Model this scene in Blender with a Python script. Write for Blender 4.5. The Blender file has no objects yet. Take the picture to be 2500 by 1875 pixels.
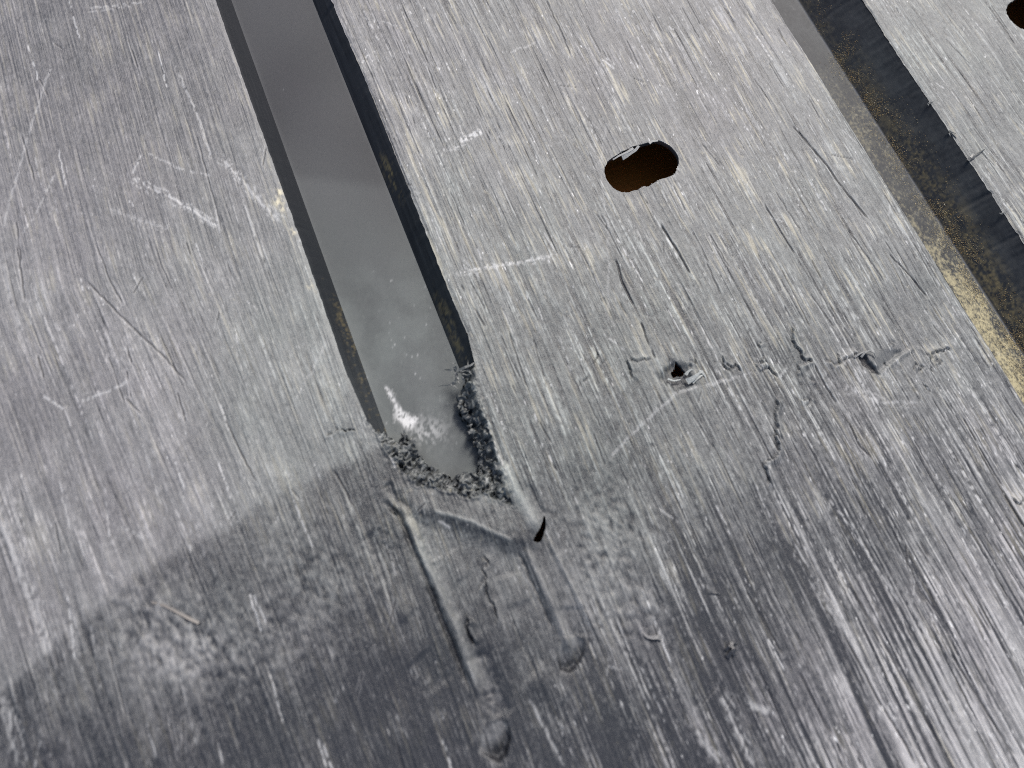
import bpy, math
import numpy as np

# ------------------------------------------------------------------ camera
scene = bpy.context.scene
COL = scene.collection
FPX, CX, CY, CAM_H = 1805.0, 1250.0, 937.5, 300.0          # lens in reference units, camera height in mm
_y = np.array([-1232 - CX, 5007 + CY, -FPX]); _y /= np.linalg.norm(_y)      # along the grooves, seen by the camera
_p = np.array([(1585 - CX) / FPX, -(410 - CY) / FPX]); _s = 0.30
_c = -(_y[0] + _y[1] * _s) / (_y[0] * _p[0] + _y[1] * _p[1] - _y[2])
_x = np.array([1 + _p[0] * _c, _s + _p[1] * _c, -_c]); _x /= np.linalg.norm(_x)
ROT = np.array([_x, _y, np.cross(_x, _y)])                 # rows: world axes in camera space
cam_d = bpy.data.cameras.new('camera'); cam = bpy.data.objects.new('camera', cam_d); COL.objects.link(cam)
import mathutils
cam.matrix_world = mathutils.Matrix.Translation((0, 0, CAM_H * .001)) @ mathutils.Matrix(ROT.tolist()).to_4x4()
cam_d.sensor_width = 36; cam_d.lens = 36 * FPX / 2500
cam_d.clip_start = .01; cam_d.clip_end = 100
cam_d.dof.use_dof = True; cam_d.dof.focus_distance = .372; cam_d.dof.aperture_fstop = 6.0
scene.camera = cam

# ------------------------------------------------------------------ light
SUN_EL, SUN_AZ = math.radians(50), math.radians(42)        # azimuth from +Y towards +X
world = bpy.data.worlds.new('World'); scene.world = world; world.use_nodes = True
nt = world.node_tree
sky = nt.nodes.new('ShaderNodeTexSky'); sky.sky_type = 'NISHITA'; sky.sun_disc = False
sky.sun_elevation = SUN_EL; sky.sun_rotation = SUN_AZ
sky.air_density = 1.0; sky.dust_density = 4.0; sky.ozone_density = 1.0
nt.nodes['Background'].inputs['Strength'].default_value = .10
nt.links.new(sky.outputs[0], nt.nodes['Background'].inputs['Color'])
sun_d = bpy.data.lights.new('sun', 'SUN'); sun = bpy.data.objects.new('sun', sun_d); COL.objects.link(sun)
sun_d.energy = 2.0; sun_d.angle = math.radians(16); sun_d.color = (1, .975, .94)
_dir = mathutils.Vector((math.sin(SUN_AZ) * math.cos(SUN_EL), math.cos(SUN_AZ) * math.cos(SUN_EL), math.sin(SUN_EL)))
sun.rotation_euler = _dir.to_track_quat('Z', 'Y').to_euler(); sun.location = _dir * 3
scene.view_settings.view_transform = 'Standard'; scene.view_settings.look = 'None'
scene.view_settings.exposure = 0.5; scene.view_settings.gamma = 1.0
scene.render.engine = 'CYCLES'
scene.cycles.use_denoising = False; scene.cycles.filter_width = 1.0
scene.cycles.max_bounces = 6

# ------------------------------------------------------------------ reference point -> liner plane (mm)
def at(px, py, z=0.0):
    px = np.asarray(px, float); py = np.asarray(py, float)
    d = np.stack([(px - CX) / FPX, -(py - CY) / FPX, -np.ones_like(px)], -1) @ ROT.T
    t = (z - CAM_H) / d[..., 2]
    return np.stack([d[..., 0] * t, d[..., 1] * t], -1)
def ats(pts, z=0.0):
    a = np.array(pts, float); return at(a[:, 0], a[:, 1], z)
def ref(x, y, z=0.0):                                      # inverse of at()
    w = np.stack([x, y, np.zeros_like(x) + z - CAM_H], -1) @ ROT
    return CX + FPX * w[..., 0] / -w[..., 2], CY - FPX * w[..., 1] / -w[..., 2]

# groove geometry (mm), x is across the grooves
def mx(L): return float(np.mean(ats(L)[:, 0]))
GA = mx([(529, 0), (683, 447), (761, 675)]); GB = mx([(812, 0), (1052, 600), (1085, 675)])
GF = mx([(570, 0), (801, 675)]); GE = mx([(761, 0), (900, 342), (1003, 600)])
GC = mx([(1887, 0), (2043, 252), (2304, 675)]); GD = mx([(2107, 0), (2500, 594)])
GG = mx([(1936, 0), (2170, 340), (2380, 680)])
H1 = 11.0; K1 = 1 + H1 / CAM_H; F1L, F1R = GF * K1, GE * K1
H2 = 17.0; K2 = 1 + H2 / CAM_H; F2L, F2R = GC + 5, GG * K2
print('grooves', GA, F1L, F1R, GB, '|', GC, F2L, F2R, GD)

# ------------------------------------------------------------------ wear maps on the plane, some light and shade painted in
rng = np.random.default_rng(11)
_b = ats([(-300, -250), (2800, -250), (-300, 2150), (2800, 2150)])
X0, Y0 = _b.min(0) - 4; X1, Y1 = _b.max(0) + 4
DX, DY = .2, .4
NX, NY = int((X1 - X0) / DX), int((Y1 - Y0) / DY)
xs = X0 + DX * np.arange(NX); ys = Y0 + DY * np.arange(NY)
GX, GY = np.meshgrid(xs, ys)
RU, RV = ref(GX, GY)
fy = np.fft.fftfreq(NY)[:, None]; fx = np.fft.rfftfreq(NX)[None, :]
def noise(sx, sy):                                          # gaussian filtered white noise, sigmas in mm, unit variance
    k = np.exp(-2 * math.pi ** 2 * ((fx * sx / DX) ** 2 + (fy * sy / DY) ** 2))
    n = np.fft.irfft2(np.fft.rfft2(rng.standard_normal((NY, NX)).astype(np.float32)) * k, s=(NY, NX))
    return ((n - n.mean()) / n.std()).astype(np.float32)
def blur(a, sx, sy):
    k = np.exp(-2 * math.pi ** 2 * ((fx * sx / DX) ** 2 + (fy * sy / DY) ** 2))
    return np.fft.irfft2(np.fft.rfft2(a) * k, s=(NY, NX))
def samp(a, x, y):                                          # bilinear lookup
    u = np.clip((x - X0) / DX, 0, NX - 1.001); v = np.clip((y - Y0) / DY, 0, NY - 1.001)
    i = u.astype(int); j = v.astype(int); u = (u - i).astype(np.float32); v = (v - j).astype(np.float32)
    return (a[j, i] * (1 - u) + a[j, i + 1] * u) * (1 - v) + (a[j + 1, i] * (1 - u) + a[j + 1, i + 1] * u) * v
def sst(a, b, x):
    t = np.clip((x - a) / (b - a), 0, 1); return t * t * (3 - 2 * t)

# the drag direction of the scratches drifts off the groove direction towards the near left corner
WARP = .12 * np.clip(190 - GY, 0, None) * sst(10, -70, GX)
LEAN = .9 * np.sin(GY / 60 + GX / 35)
def streak(sx, sy):
    return samp(noise(sx, sy), GX - WARP + LEAN, GY)
S0, S1, S2, S3 = streak(.14, 2.2), streak(.17, 9), streak(.4, 22), streak(1.5, 40)
S4, S5, S6 = streak(.15, 16), streak(.22, 28), streak(.14, .9)
N0, N1, N2, N3 = noise(.2, .25), noise(.5, .6), noise(3, 4), noise(16, 16)

def field(pts, sig):                                        # smooth map through samples (ref x, ref y, value)
    num = np.zeros_like(GX); den = np.zeros_like(GX) + 1e-9
    for u, v, val in pts:
        w = np.exp(-((RU - u) ** 2 + (RV - v) ** 2) / (2 * sig * sig)); num += w * val; den += w
    return num / den
WEAR_SHADE = field([(150, 150, .47), (420, 250, .45), (300, 420, .50), (600, 520, .62), (60, 680, .72), (330, 720, .70), (650, 800, .66),
              (200, 1000, .64), (520, 1020, .64), (830, 980, .70), (60, 1350, .68), (380, 1250, .66), (700, 1180, .62), (30, 1650, .60), (200, 1480, .66),
              (450, 1500, .50), (250, 1780, .46), (600, 1720, .44), (820, 1480, .48), (800, 1700, .36), (1000, 1800, .34),
              (900, 1280, .50), (1180, 1480, .44), (1180, 1700, .38), (1400, 1780, .18), (1350, 1420, .38), (1500, 1450, .34),
              (950, 150, .58), (1150, 60, .58), (1120, 350, .68), (1350, 250, .66), (1200, 600, .62), (1350, 750, .60), (1500, 560, .62),
              (1550, 100, .72), (1800, 150, .78), (1750, 400, .74), (1950, 330, .78), (2050, 600, .76), (1800, 700, .66), (2250, 800, .72),
              (1300, 950, .52), (1500, 900, .52), (1450, 1120, .42), (1650, 1080, .42), (1800, 950, .54), (1950, 1080, .48), (2200, 1000, .60),
              (2400, 1100, .66), (2250, 1250, .50), (1700, 1300, .28), (1950, 1400, .28), (1700, 1600, .12), (1850, 1750, .22),
              (2100, 1500, .38), (2050, 1800, .55), (2300, 1500, .66), (2300, 1750, .92), (2480, 1760, 1.15), (2400, 1860, 1.1), (2480, 1400, .76),
              (2250, 80, .78), (2420, 250, .80), (2480, 480, .80), (2200, 30, .78)], 140)  # scuff density, with the broad sheen and shade of the surface painted in
CONTR = field([(200, 250, .55), (400, 900, .85), (300, 1400, .8), (500, 1650, .6), (1200, 500, .8), (1800, 300, .9), (2000, 800, 1.0), (1250, 1400, .45),
               (1600, 1200, 1.0), (1900, 1500, 1.5), (2300, 1700, 1.6), (1100, 1800, .8), (700, 1500, .6)], 260)
# photographer's dark reflection painted in as lower wear, rounded edge on the left
REFL_EDGE = np.interp(RU, [-300, 0, 180, 330, 480, 620, 800, 930, 1060, 1200], [1880, 1690, 1535, 1408, 1328, 1256, 1152, 1092, 1120, 1260])
DARK_REFL = sst(-16, 16, RV - REFL_EDGE + 5 * S2 + 7 * N2 + 3 * S4) * sst(1500, 1000, RU)
WEAR_SHADE = (WEAR_SHADE + .10 * sst(1050, 700, RU) - DARK_REFL * .355) * (1 - .13 * sst(1000, 1500, RU) * sst(1250, 900, RV))
# smooth places without drag scratches: the sunken patch, the rolled lip, the pitted patches
SMO = np.zeros_like(GX)
for u, v, su, sv, k in [(1190, 1440, 70, 120, 1), (1150, 1560, 60, 80, .9), (1160, 1250, 110, 40, .9), (1380, 1450, 45, 90, .8), (1200, 1700, 40, 90, .9), (480, 1590, 190, 100, .8), (760, 1420, 120, 120, .6), (1480, 1330, 85, 140, .8), (1590, 900, 60, 40, .5), (1660, 930, 60, 30, .5)]:
    SMO = np.maximum(SMO, k * np.exp(-(((RU - u) / su) ** 2 + ((RV - v) / sv) ** 2) ** 1.5))
PAT = sst(-1.2, 1.5, .6 * N2 + .5 * noise(5, 14) + .6 * noise(1.0, 9))            # streaks come in patches
UL = sst(520, 250, RV) * sst(760, 560, RU)
G = (1.25 - .55 * sst(1000, 600, RU)) * (1 - .35 * UL) * CONTR * (1 - SMO) * (.45 + .9 * PAT) * (.55 + 1.0 * WEAR_SHADE)
pos = lambda n, t, m=1.8: np.clip(n - t, 0, m)
bright = .18 * pos(S0, 1.0) * sst(-1.2, .8, N1) + .24 * pos(S6, 1.2) + .30 * pos(S1, 1.0) * sst(-1.2, .6, N0 + .4 * N1) + .55 * pos(S4, 1.3) * sst(-.9, .5, N1) + .55 * pos(S5, 1.55) * sst(-1.1, .3, N1)
wear_and_shade = -.075 + .68 * WEAR_SHADE + G * bright + .055 * G * S1 + .03 * G * S0 + .04 * G * S2 + .03 * G * S3 + .035 * N0 + .028 * N1 + .02 * N2 + .02 * N3
wear_and_shade -= .16 * G * pos(-S0, 1.3) + .22 * G * pos(-S1, 1.5) + G * (.32 * pos(-S5, .9) + .2 * pos(-S2, .6)) * sst(1100, 1500, RV) * sst(1400, 1700, RU)
wear_and_shade += G * .16 * (pos(S2, .8) + .6 * pos(S5, .9)) * sst(1100, 1500, RV) * sst(1400, 1700, RU)
wear_and_shade += SMO * (.06 * noise(.8, 1.2) + .04 * N2)
dark = 1.0 * G * pos(-S4, 1.85, .9) * sst(-.4, .5, noise(.6, 8)) + .8 * G * pos(-S5, 2.0, .9) * sst(-.3, .5, noise(.8, 10))
dustreg = field([(100, 100, .2), (300, 600, .25), (300, 1300, .12), (600, 1100, .2), (1150, 500, .5), (1050, 120, .45), (1500, 250, .55), (1800, 200, .7), (2050, 650, .75), (1900, 500, .5),
                 (1300, 1000, .35), (1400, 1400, .12), (1900, 1000, .25), (2200, 1150, .3), (1900, 1500, .15), (2400, 1700, .12), (2300, 150, .35), (500, 1650, .08)], 190)
dust = dustreg * (.5 * np.clip(streak(.25, 5.0) + .5 * N2 - 1.0, 0, 1.4) * (1 - SMO) + .4 * np.clip(noise(.35, .5) - 1.9, 0, 1.2))
CORN_GLARE = np.exp(-((RU - 2560) / 380) ** 2 - ((RV - 1930) / 420) ** 2)  # sheen glare in the near right corner, painted as chalk white
chalk_and_glare = .20 * CORN_GLARE * np.clip(.6 + .22 * S1 + .2 * S2 + .15 * S3, 0, 1) + (G + .12) * (.9 * np.clip(noise(.2, .25) - 2.55, 0, 1.0) + .5 * np.clip(noise(.2, .8) - 2.3, 0, 1.0)) + .22 * np.clip(S0 - 2.2, 0, 1) * sst(0, 1, N1)
hgt = .012 * S0 - .10 * pos(-S4, 1.2) + .04 * S1 + .04 * S2 + .04 * S3 + .025 * N1 + .05 * N2 + .25 * N3 - .25 * dark

def window(pts, pad):
    q = np.asarray(pts); lo = q.min(0) - pad; hi = q.max(0) + pad
    i0, i1 = np.clip([int((lo[0] - X0) / DX), int((hi[0] - X0) / DX) + 2], 0, NX)
    j0, j1 = np.clip([int((lo[1] - Y0) / DY), int((hi[1] - Y0) / DY) + 2], 0, NY)
    return slice(j0, j1), slice(i0, i1)
def pldist(x, y, q):                                        # distance to polyline, signed side, and 0..1 position along it
    D = np.full(x.shape, 1e9); S = np.zeros_like(D); T = np.zeros_like(D); n = len(q) - 1
    for k in range(n):
        a, b = q[k], q[k + 1]; e = b - a; l2 = max(e @ e, 1e-9)
        t = np.clip(((x - a[0]) * e[0] + (y - a[1]) * e[1]) / l2, 0, 1)
        dx, dy = x - a[0] - t * e[0], y - a[1] - t * e[1]; d = np.hypot(dx, dy); m = d < D
        D = np.where(m, d, D); S = np.where(m, np.sign(e[0] * dy - e[1] * dx), S); T = np.where(m, (k + t) / n, T)
    return D, S, T
def ragged(q, step, amp):
    out = [q[0]]
    for a, b in zip(q[:-1], q[1:]):
        n = max(1, int(np.hypot(*(b - a)) / step)); e = (b - a) / max(np.hypot(*(b - a)), 1e-9); nrm = np.array([-e[1], e[0]])
        for k in range(1, n + 1):
            out.append(a + (b - a) * k / n + (nrm * rng.normal(0, amp) if k < n else 0))
    return np.array(out)
def polysd(x, y, q):                                        # signed distance, negative inside
    D, _, _ = pldist(x, y, np.vstack([q, q[:1]])); ins = np.zeros(x.shape, bool)
    for a, b in zip(q, np.roll(q, -1, 0)):
        c = (a[1] > y) != (b[1] > y)
        ins ^= c & (x < (b[0] - a[0]) * (y - a[1]) / (b[1] - a[1] + 1e-12) + a[0])
    return np.where(ins, -D, D)

S1N = noise(1.5, 3.0)
def scratch(pts, w=.35, white=0.0, depth=0.0, darkv=0.0, wr=0.0, brk=0.0, rag=.12, soft=.25):
    q = ragged(ats(pts), 2.0, rag); sl = window(q, 3 + w * 2); D, _, T = pldist(GX[sl], GY[sl], q)
    m = sst(w + soft, max(w - soft, 0) * .5, D) * sst(0, .05, T) * sst(1, .92, T)
    if brk: m = m * sst(brk - .6, brk + .5, ((.6 * N0 + .8 * N1) if white else S1N)[sl])
    chalk_and_glare[sl] = np.maximum(chalk_and_glare[sl], white * m); dark[sl] = np.maximum(dark[sl], darkv * m)
    wear_and_shade[sl] += wr * m; hgt[sl] -= depth * m
    if depth: wear_and_shade[sl] += .22 * sst(w + .9, w + .2, D) * (D > w) * sst(0, .05, T)
def lifted(pts, h=.5, w=1.6, side=1, gap=.35):
    h *= 1.6; gap = max(gap, .4)             # ragged crack: one lip stands up, the gap beside it is deep
    q = ragged(ats(pts), 1.0, .32); sl = window(q, 6); D, S, T = pldist(GX[sl], GY[sl], q)
    e = sst(0, .06, T) * sst(1, .94, T)
    hgt[sl] += e * h * np.exp(-(D / w) ** 2) * (S * side > 0)
    g = np.exp(-(D / gap) ** 2) * (S * side <= 0) * e
    hgt[sl] -= 1.2 * g; dark[sl] = np.maximum(dark[sl], 1.0 * g); wear_and_shade[sl] += .10 * e * np.exp(-((D - .8) / .7) ** 2) * (S * side > 0)

# pale scratches
for p, w, v, br in [
    ([(126, 150), (70, 330), (4, 565)], .45, .34, -.4), ([(321, 435), (380, 466), (439, 496), (490, 528), (540, 556)], .8, .75, .1), ([(346, 378), (323, 430)], .5, .5, 0),
    ([(533, 378), (590, 440), (640, 500), (690, 543)], 1.0, .6, .1), ([(358, 374), (440, 412), (521, 431)], .6, .45, 0), ([(134, 423), (100, 500), (53, 574)], .45, .35, -.2),
    ([(436, 176), (490, 300), (520, 400)], .4, .5, -.2), ([(270, 510), (340, 540), (420, 560)], 1.0, .3, .2), ([(195, 980), (250, 960), (317, 931)], .5, .6, -.3), ([(1483, 1125), (1560, 1040), (1654, 958), (1760, 930), (1860, 905)], .45, .42, -.4),
    ([(1109, 667), (1180, 655), (1250, 645), (1365, 622)], .7, .8, .3), ([(1077, 368), (1130, 355)], .7, .7, .2), ([(1121, 345), (1150, 334), (1178, 318)], 2.4, .9, .45),
    ([(1480, 290), (1466, 420), (1485, 560), (1485, 800)], .4, .2, -.2), ([(1470, 145), (1500, 168)], .8, .8, -.3), ([(2019, 1214), (2060, 1260), (2130, 1370), (2200, 1480)], .6, .55, -.2),
    ([(2040, 945), (2110, 958), (2160, 985), (2245, 985)], .9, .5, .35), ([(720, 980), (800, 830)], .5, .25, 0), ([(215, 20), (360, 2)], .4, .5, 0), ([(210, 30), (330, 12)], .4, .4, 0), ([(1240, 130), (1310, 105)], .35, .4, -.2), ([(930, 50), (1010, 80)], .35, .4, -.2),
    ([(280, 1282), (320, 1297), (350, 1318)], .5, .45, 0), ([(1070, 1270), (1100, 1290)], .5, .5, 0), ([(2255, 755), (2340, 850)], .5, .3, 0), ([(1650, 690), (1700, 720)], .4, .3, 0),
    ([(0, 1270), (40, 1380), (85, 1500), (120, 1610)], .9, .42, -.5), ([(0, 1700), (40, 1870)], .9, .35, -.4), ([(170, 1540), (200, 1600)], .9, .35, -.4), ([(1290, 1705), (1340, 1800), (1380, 1875)], .6, .5, -.3), ([(1760, 1690), (1800, 1790), (1840, 1875)], .7, .5, -.3),
    ([(1980, 1420), (2070, 1560)], .8, .4, -.3), ([(1700, 1780), (1760, 1875)], .7, .5, -.3), ([(1820, 1700), (1835, 1725), (1880, 1735)], 1.6, .5, .1), ([(2170, 1720), (2190, 1760)], 1.6, .6, .2)]:
    scratch(p, max(w * .8, .5), white=v * .62, brk=br - .6, rag=.3, soft=.4)
    if w > .65: scratch(np.array(p) + (9, -5), .4, white=v * .5, brk=br, rag=.5, soft=.4); scratch(np.array(p) + (-4, 8), .4, white=v * .4, brk=br + .1, rag=.6, soft=.4)
# dark scratches and splits
for p, w, dv, dp in [
    ([(1934, 305), (2007, 390), (2068, 472), (2125, 541)], .75, .75, .5), ([(1862, 492), (1905, 565), (1942, 622)], .5, .8, .5), ([(1600, 525), (1640, 590), (1690, 675)], .5, .8, .4),
    ([(1575, 484), (1610, 540), (1654, 610), (1687, 675)], .5, .85, .5), ([(1504, 632), (1520, 690), (1549, 746)], .7, .8, .6), ([(1565, 787), (1580, 830), (1601, 877)], .6, .85, .6),
    ([(1333, 0), (1378, 94), (1394, 138)], .45, .7, .4), ([(1125, 694), (1150, 740), (1186, 799)], .55, .7, .4), ([(1986, 885), (2019, 946), (2068, 1019), (2096, 1084), (2129, 1121)], .6, .75, .5),
    ([(2349, 1019), (2405, 1117), (2450, 1190)], .55, .8, .4), ([(2170, 620), (2220, 670), (2267, 726)], .6, .8, .5), ([(207, 683), (268, 742), (340, 815), (400, 870), (460, 938)], .45, .7, .4),
    ([(236, 600), (270, 690), (301, 742)], .4, .6, .3), ([(41, 600), (61, 734)], .45, .6, .3), ([(549, 1023), (590, 1110), (630, 1180)], .45, .6, .3), ([(814, 1149), (850, 1210), (871, 1251)], .6, .8, .5),
    ([(1340, 1110), (1360, 1150)], .5, .6, .4), ([(1318, 1030), (1345, 1080)], .5, .6, .4), ([(2050, 20), (2110, 95)], .5, .6, .3), ([(2415, 15), (2480, 110)], .5, .6, .3), ([(2310, 95), (2370, 160)], .5, .5, .3),
    ([(1715, 350), (1760, 405)], .5, .6, .3), ([(1900, 70), (1920, 110)], .6, .6, .3), ([(1530, 95), (1560, 160)], .4, .6, .3), ([(2070, 560), (2120, 630), (2160, 690)], .5, .6, .3), ([(1690, 560), (1730, 640)], .5, .5, .3),
    ([(2215, 1260), (2270, 1360)], 1.2, .6, .4), ([(2232, 1420), (2260, 1470)], 2.2, .5, .4), ([(2050, 1530), (2140, 1700), (2215, 1820), (2240, 1875)], .8, .75, .4), ([(2320, 1590), (2400, 1720), (2480, 1850)], .9, .7, .4), ([(2080, 1440), (2200, 1640)], 1.0, .6, .3),
    ([(1950, 1640), (2060, 1850)], .9, .6, .3), ([(1820, 1440), (1912, 1600)], .7, .6, .3), ([(2150, 1560), (2240, 1720), (2330, 1875)], .8, .6, .3), ([(1650, 1260), (1720, 1400)], .5, .4, .2), ([(480, 330), (520, 480), (540, 560)], .35, .5, .3), ([(40, 540), (50, 640)], .5, .5, .3),
    ([(1725, 640), (1760, 720)], .5, .6, .3), ([(1980, 720), (2040, 800)], .5, .6, .3), ([(1690, 1010), (1745, 1100)], .5, .5, .3), ([(1105, 0), (1150, 60)], .35, .4, .2)]:
    scratch(p, w * .8, darkv=min(1, dv * 1.3), depth=dp, brk=-1.5, rag=.13, soft=.16)
# smaller random ones, along the drag direction and a few across it
for k in range(420):
    u, v = rng.uniform(0, 2500), rng.uniform(0, 1875); L = rng.uniform(15, 70)
    if samp(SMO, *np.array([at(u, v)]).T)[0] > .15 or (1040 < u < 1330 and v > 1150 and v < 1480): continue
    c = at(u, v); th = rng.normal(0, .05) if k % 6 else rng.uniform(-1.2, 1.2)
    e = np.array([math.sin(th), math.cos(th)]) * L * .2 * (1 if k % 6 else .5)
    q = np.array([c - e, c, c + e]); r = np.stack(ref(q[:, 0], q[:, 1]), -1)
    if k % 5 < 3:
        if u > 900 or k % 3 == 0: scratch(r, .30, darkv=.85, depth=.3, brk=-.7, rag=.14)
    else: scratch(r, .32, white=rng.uniform(.2, .6), brk=-.3, rag=.2)
# lifted ragged cracks
lifted([(1934, 799), (1936, 820), (1934, 832), (1954, 856), (1962, 877), (1986, 881)], .7, 1.6, 1)
lifted([(1986, 881), (1950, 893), (1952, 905), (1945, 915)], .5, 1.4, 1)
lifted([(1893, 966), (1899, 991), (1891, 1011), (1899, 1039), (1891, 1064), (1901, 1084), (1893, 1113), (1864, 1133), (1871, 1153), (1877, 1178), (1871, 1190)], .8, 1.8, 1)
lifted([(1765, 868), (1768, 895), (1785, 905)], .5, 1.4, 1); lifted([(1868, 870), (1862, 885), (1846, 902)], .4, 1.2, 1)
lifted([(2046, 860), (2050, 885), (2072, 872), (2100, 860)], .5, 1.4, 1); lifted([(1953, 978), (1980, 975), (1968, 990)], .4, 1.3, -1)
lifted([(1533, 880), (1540, 910), (1546, 925)], .4, 1.6, 1); lifted([(2320, 850), (2275, 862), (2270, 880)], .5, 1.2, -1)
lifted([(1184, 1355), (1195, 1375), (1178, 1391), (1190, 1411), (1178, 1424), (1166, 1444)], .3, 1.2, 1, .3)
lifted([(1188, 1415), (1188, 1444), (1196, 1462), (1207, 1481), (1215, 1505), (1209, 1525)], .35, 1.3, 1, .3)
lifted([(1146, 1509), (1140, 1530), (1150, 1554), (1158, 1572)], .9, 2.2, 1, .7)
lifted([(790, 1062), (830, 1050), (868, 1052)], .35, 1.6, -1); lifted([(2468, 1218), (2490, 1230), (2500, 1215)], .5, 1.4, 1)
for u0, v0 in ((1772, 890), (1842, 880), (1858, 900), (2012, 884)):     # small lifted scraps along the cross tear
    a_ = rng.uniform(-.5, .5); pts_ = [(u0 + k_ * 13 * math.cos(a_) + rng.normal(0, 3), v0 + k_ * 13 * math.sin(a_) + rng.normal(0, 5)) for k_ in range(4)]
    lifted(pts_, rng.uniform(.25, .5), 1.3, rng.choice([-1, 1]))
for k in range(12):
    u0, v0 = rng.uniform(1420, 2350), rng.normal(890, 40); lifted([(u0, v0), (u0 + rng.normal(0, 7), v0 + rng.normal(0, 8)), (u0 + rng.normal(0, 10), v0 + 10 + rng.normal(0, 8))], rng.uniform(.15, .4), 1.1, rng.choice([-1, 1]))
lifted([(1538, 876), (1562, 880), (1590, 874)], .35, 1.5, 1)
# pitted matte patches
pit = noise(.55, .7) * .6 + noise(.9, 1.0) * .5
for u, v, su, sv, a in [(480, 1590, 210, 110, 1.0), (760, 1420, 130, 130, .7), (1480, 1330, 90, 150, 1.0), (1560, 1500, 70, 60, .8), (350, 1480, 120, 80, .6)]:
    m = np.exp(-((RU - u) / su) ** 2 - ((RV - v) / sv) ** 2) * a
    hgt += .24 * m * pit; wear_and_shade += m * (.15 + .13 * np.clip(pit, -1.2, 1.8))
wear_and_shade += .13 * np.exp(-((RU - 440) / 190) ** 2 - ((RV - 1610 + .12 * (RU - 440)) / 75) ** 2) * (.8 + .35 * np.clip(pit, -1.5, 2))
# sunken channel and ridges beyond the torn end
q = ats([(1056, 1254), (1102, 1268), (1148, 1281), (1208, 1311), (1268, 1331)])
CH = ats([(1000, 1262), (1056, 1262), (1148, 1290), (1264, 1337), (1324, 1461), (1377, 1585), (1330, 1660), (1240, 1700), (1170, 1700), (1113, 1578), (1056, 1431)])
sl = window(CH, 10); sd = polysd(GX[sl], GY[sl], CH); e = sst(260, 40, RV[sl] - 1330) * .75 + .25
hgt[sl] -= 1.3 * sst(4, -7, sd) * e; wear_and_shade[sl] += .13 * sst(2, -3, sd) * e
def ridge(pts, h, w, dk=0.0, wr=0.0):
    q = ragged(ats(pts), 1.6, .16); sl = window(q, 4 * w + 2); D, S, T = pldist(GX[sl], GY[sl], q); D = D + .09 * w * N1[sl]; m = np.exp(-(D / w) ** 2) * sst(0, .1, T) * sst(1, .85, T)
    hgt[sl] += h * m; dark[sl] = np.maximum(dark[sl], dk * m); wear_and_shade[sl] += wr * m
ridge([(985, 1240), (1018, 1320), (1070, 1431), (1130, 1578), (1178, 1710)], 1.7, 2.3, 0, .24)     # left thick ridge, then the furrow beside it
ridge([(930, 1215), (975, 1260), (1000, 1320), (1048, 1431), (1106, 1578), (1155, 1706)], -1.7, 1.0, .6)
ridge([(1030, 1330), (1082, 1440), (1120, 1520)], -.7, 1.2, .1)
ridge([(1012, 1320), (1030, 1380), (1052, 1440)], .2, 3.2, 0, .20)
ridge([(1280, 1335), (1340, 1461), (1400, 1600)], 1.6, 1.9, 0, .22)                                  # right thick ridge
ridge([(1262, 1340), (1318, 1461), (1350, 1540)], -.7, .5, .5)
ridge([(1350, 1350), (1410, 1460), (1440, 1530)], .3, 5, 0, .14)
ridge([(1335, 1310), (1400, 1440), (1470, 1570)], .8, .9, 0, .16)
ridge([(1160, 1590), (1200, 1680), (1235, 1760)], -1.4, 4, 0, .12)      # trough down to the near scoop
ridge([(1390, 1480), (1395, 1560)], -1.0, 4.5, 0, .06)
for pts_, h_, w_ in (([(1085, 1350), (1130, 1420)], .5, 4), ([(1240, 1400), (1270, 1480)], .5, 5), ([(1150, 1610), (1180, 1700)], .6, 4), ([(930, 1420), (990, 1520)], .5, 6), ([(900, 1300), (950, 1380)], -.5, 5), ([(1300, 1640), (1380, 1720)], .6, 5), ([(1020, 1600), (1080, 1680)], -.5, 6)):
    ridge(pts_, h_, w_)                                                                              # soft swells of the re-melted sheet
# scoops: shallow at the far end, steep crescent at the near right, its shade painted darker
SCOOPS = []
for rim, pt, dp in [([(1398, 1545), (1426, 1562), (1428, 1590), (1410, 1627), (1392, 1641), (1368, 1634), (1360, 1590), (1372, 1556)], (1372, 1560), 4.2),
                    ([(1225, 1755), (1243, 1765), (1247, 1806), (1237, 1843), (1219, 1861), (1196, 1850), (1168, 1834), (1172, 1795), (1195, 1765)], (1190, 1775), 5.2)]:
    q = ats(rim); SCOOPS.append(q); sl = window(q, 4); sd = polysd(GX[sl], GY[sl], q); c = at(*pt); far = ats([rim[3]])[0]
    e = far - c; t = np.clip(((GX[sl] - c[0]) * e[0] + (GY[sl] - c[1]) * e[1]) / (e @ e), 0, 1)
    m = sst(.5, -1.2, sd); hgt[sl] -= dp * m * (.10 + .9 * t ** 1.6); wear_and_shade[sl] = wear_and_shade[sl] * (1 - m) + m * (.30 + .05 * N1[sl] + .04 * S1[sl] - .27 * sst(.35, .8, t)); rimd = np.exp(-((sd + .1) / .5) ** 2) * sst(.5, .8, t); dark[sl] = np.maximum(dark[sl], rimd)
    hgt[sl] -= .25 * np.exp(-((sd - .5) / 1.2) ** 2) * t
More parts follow.
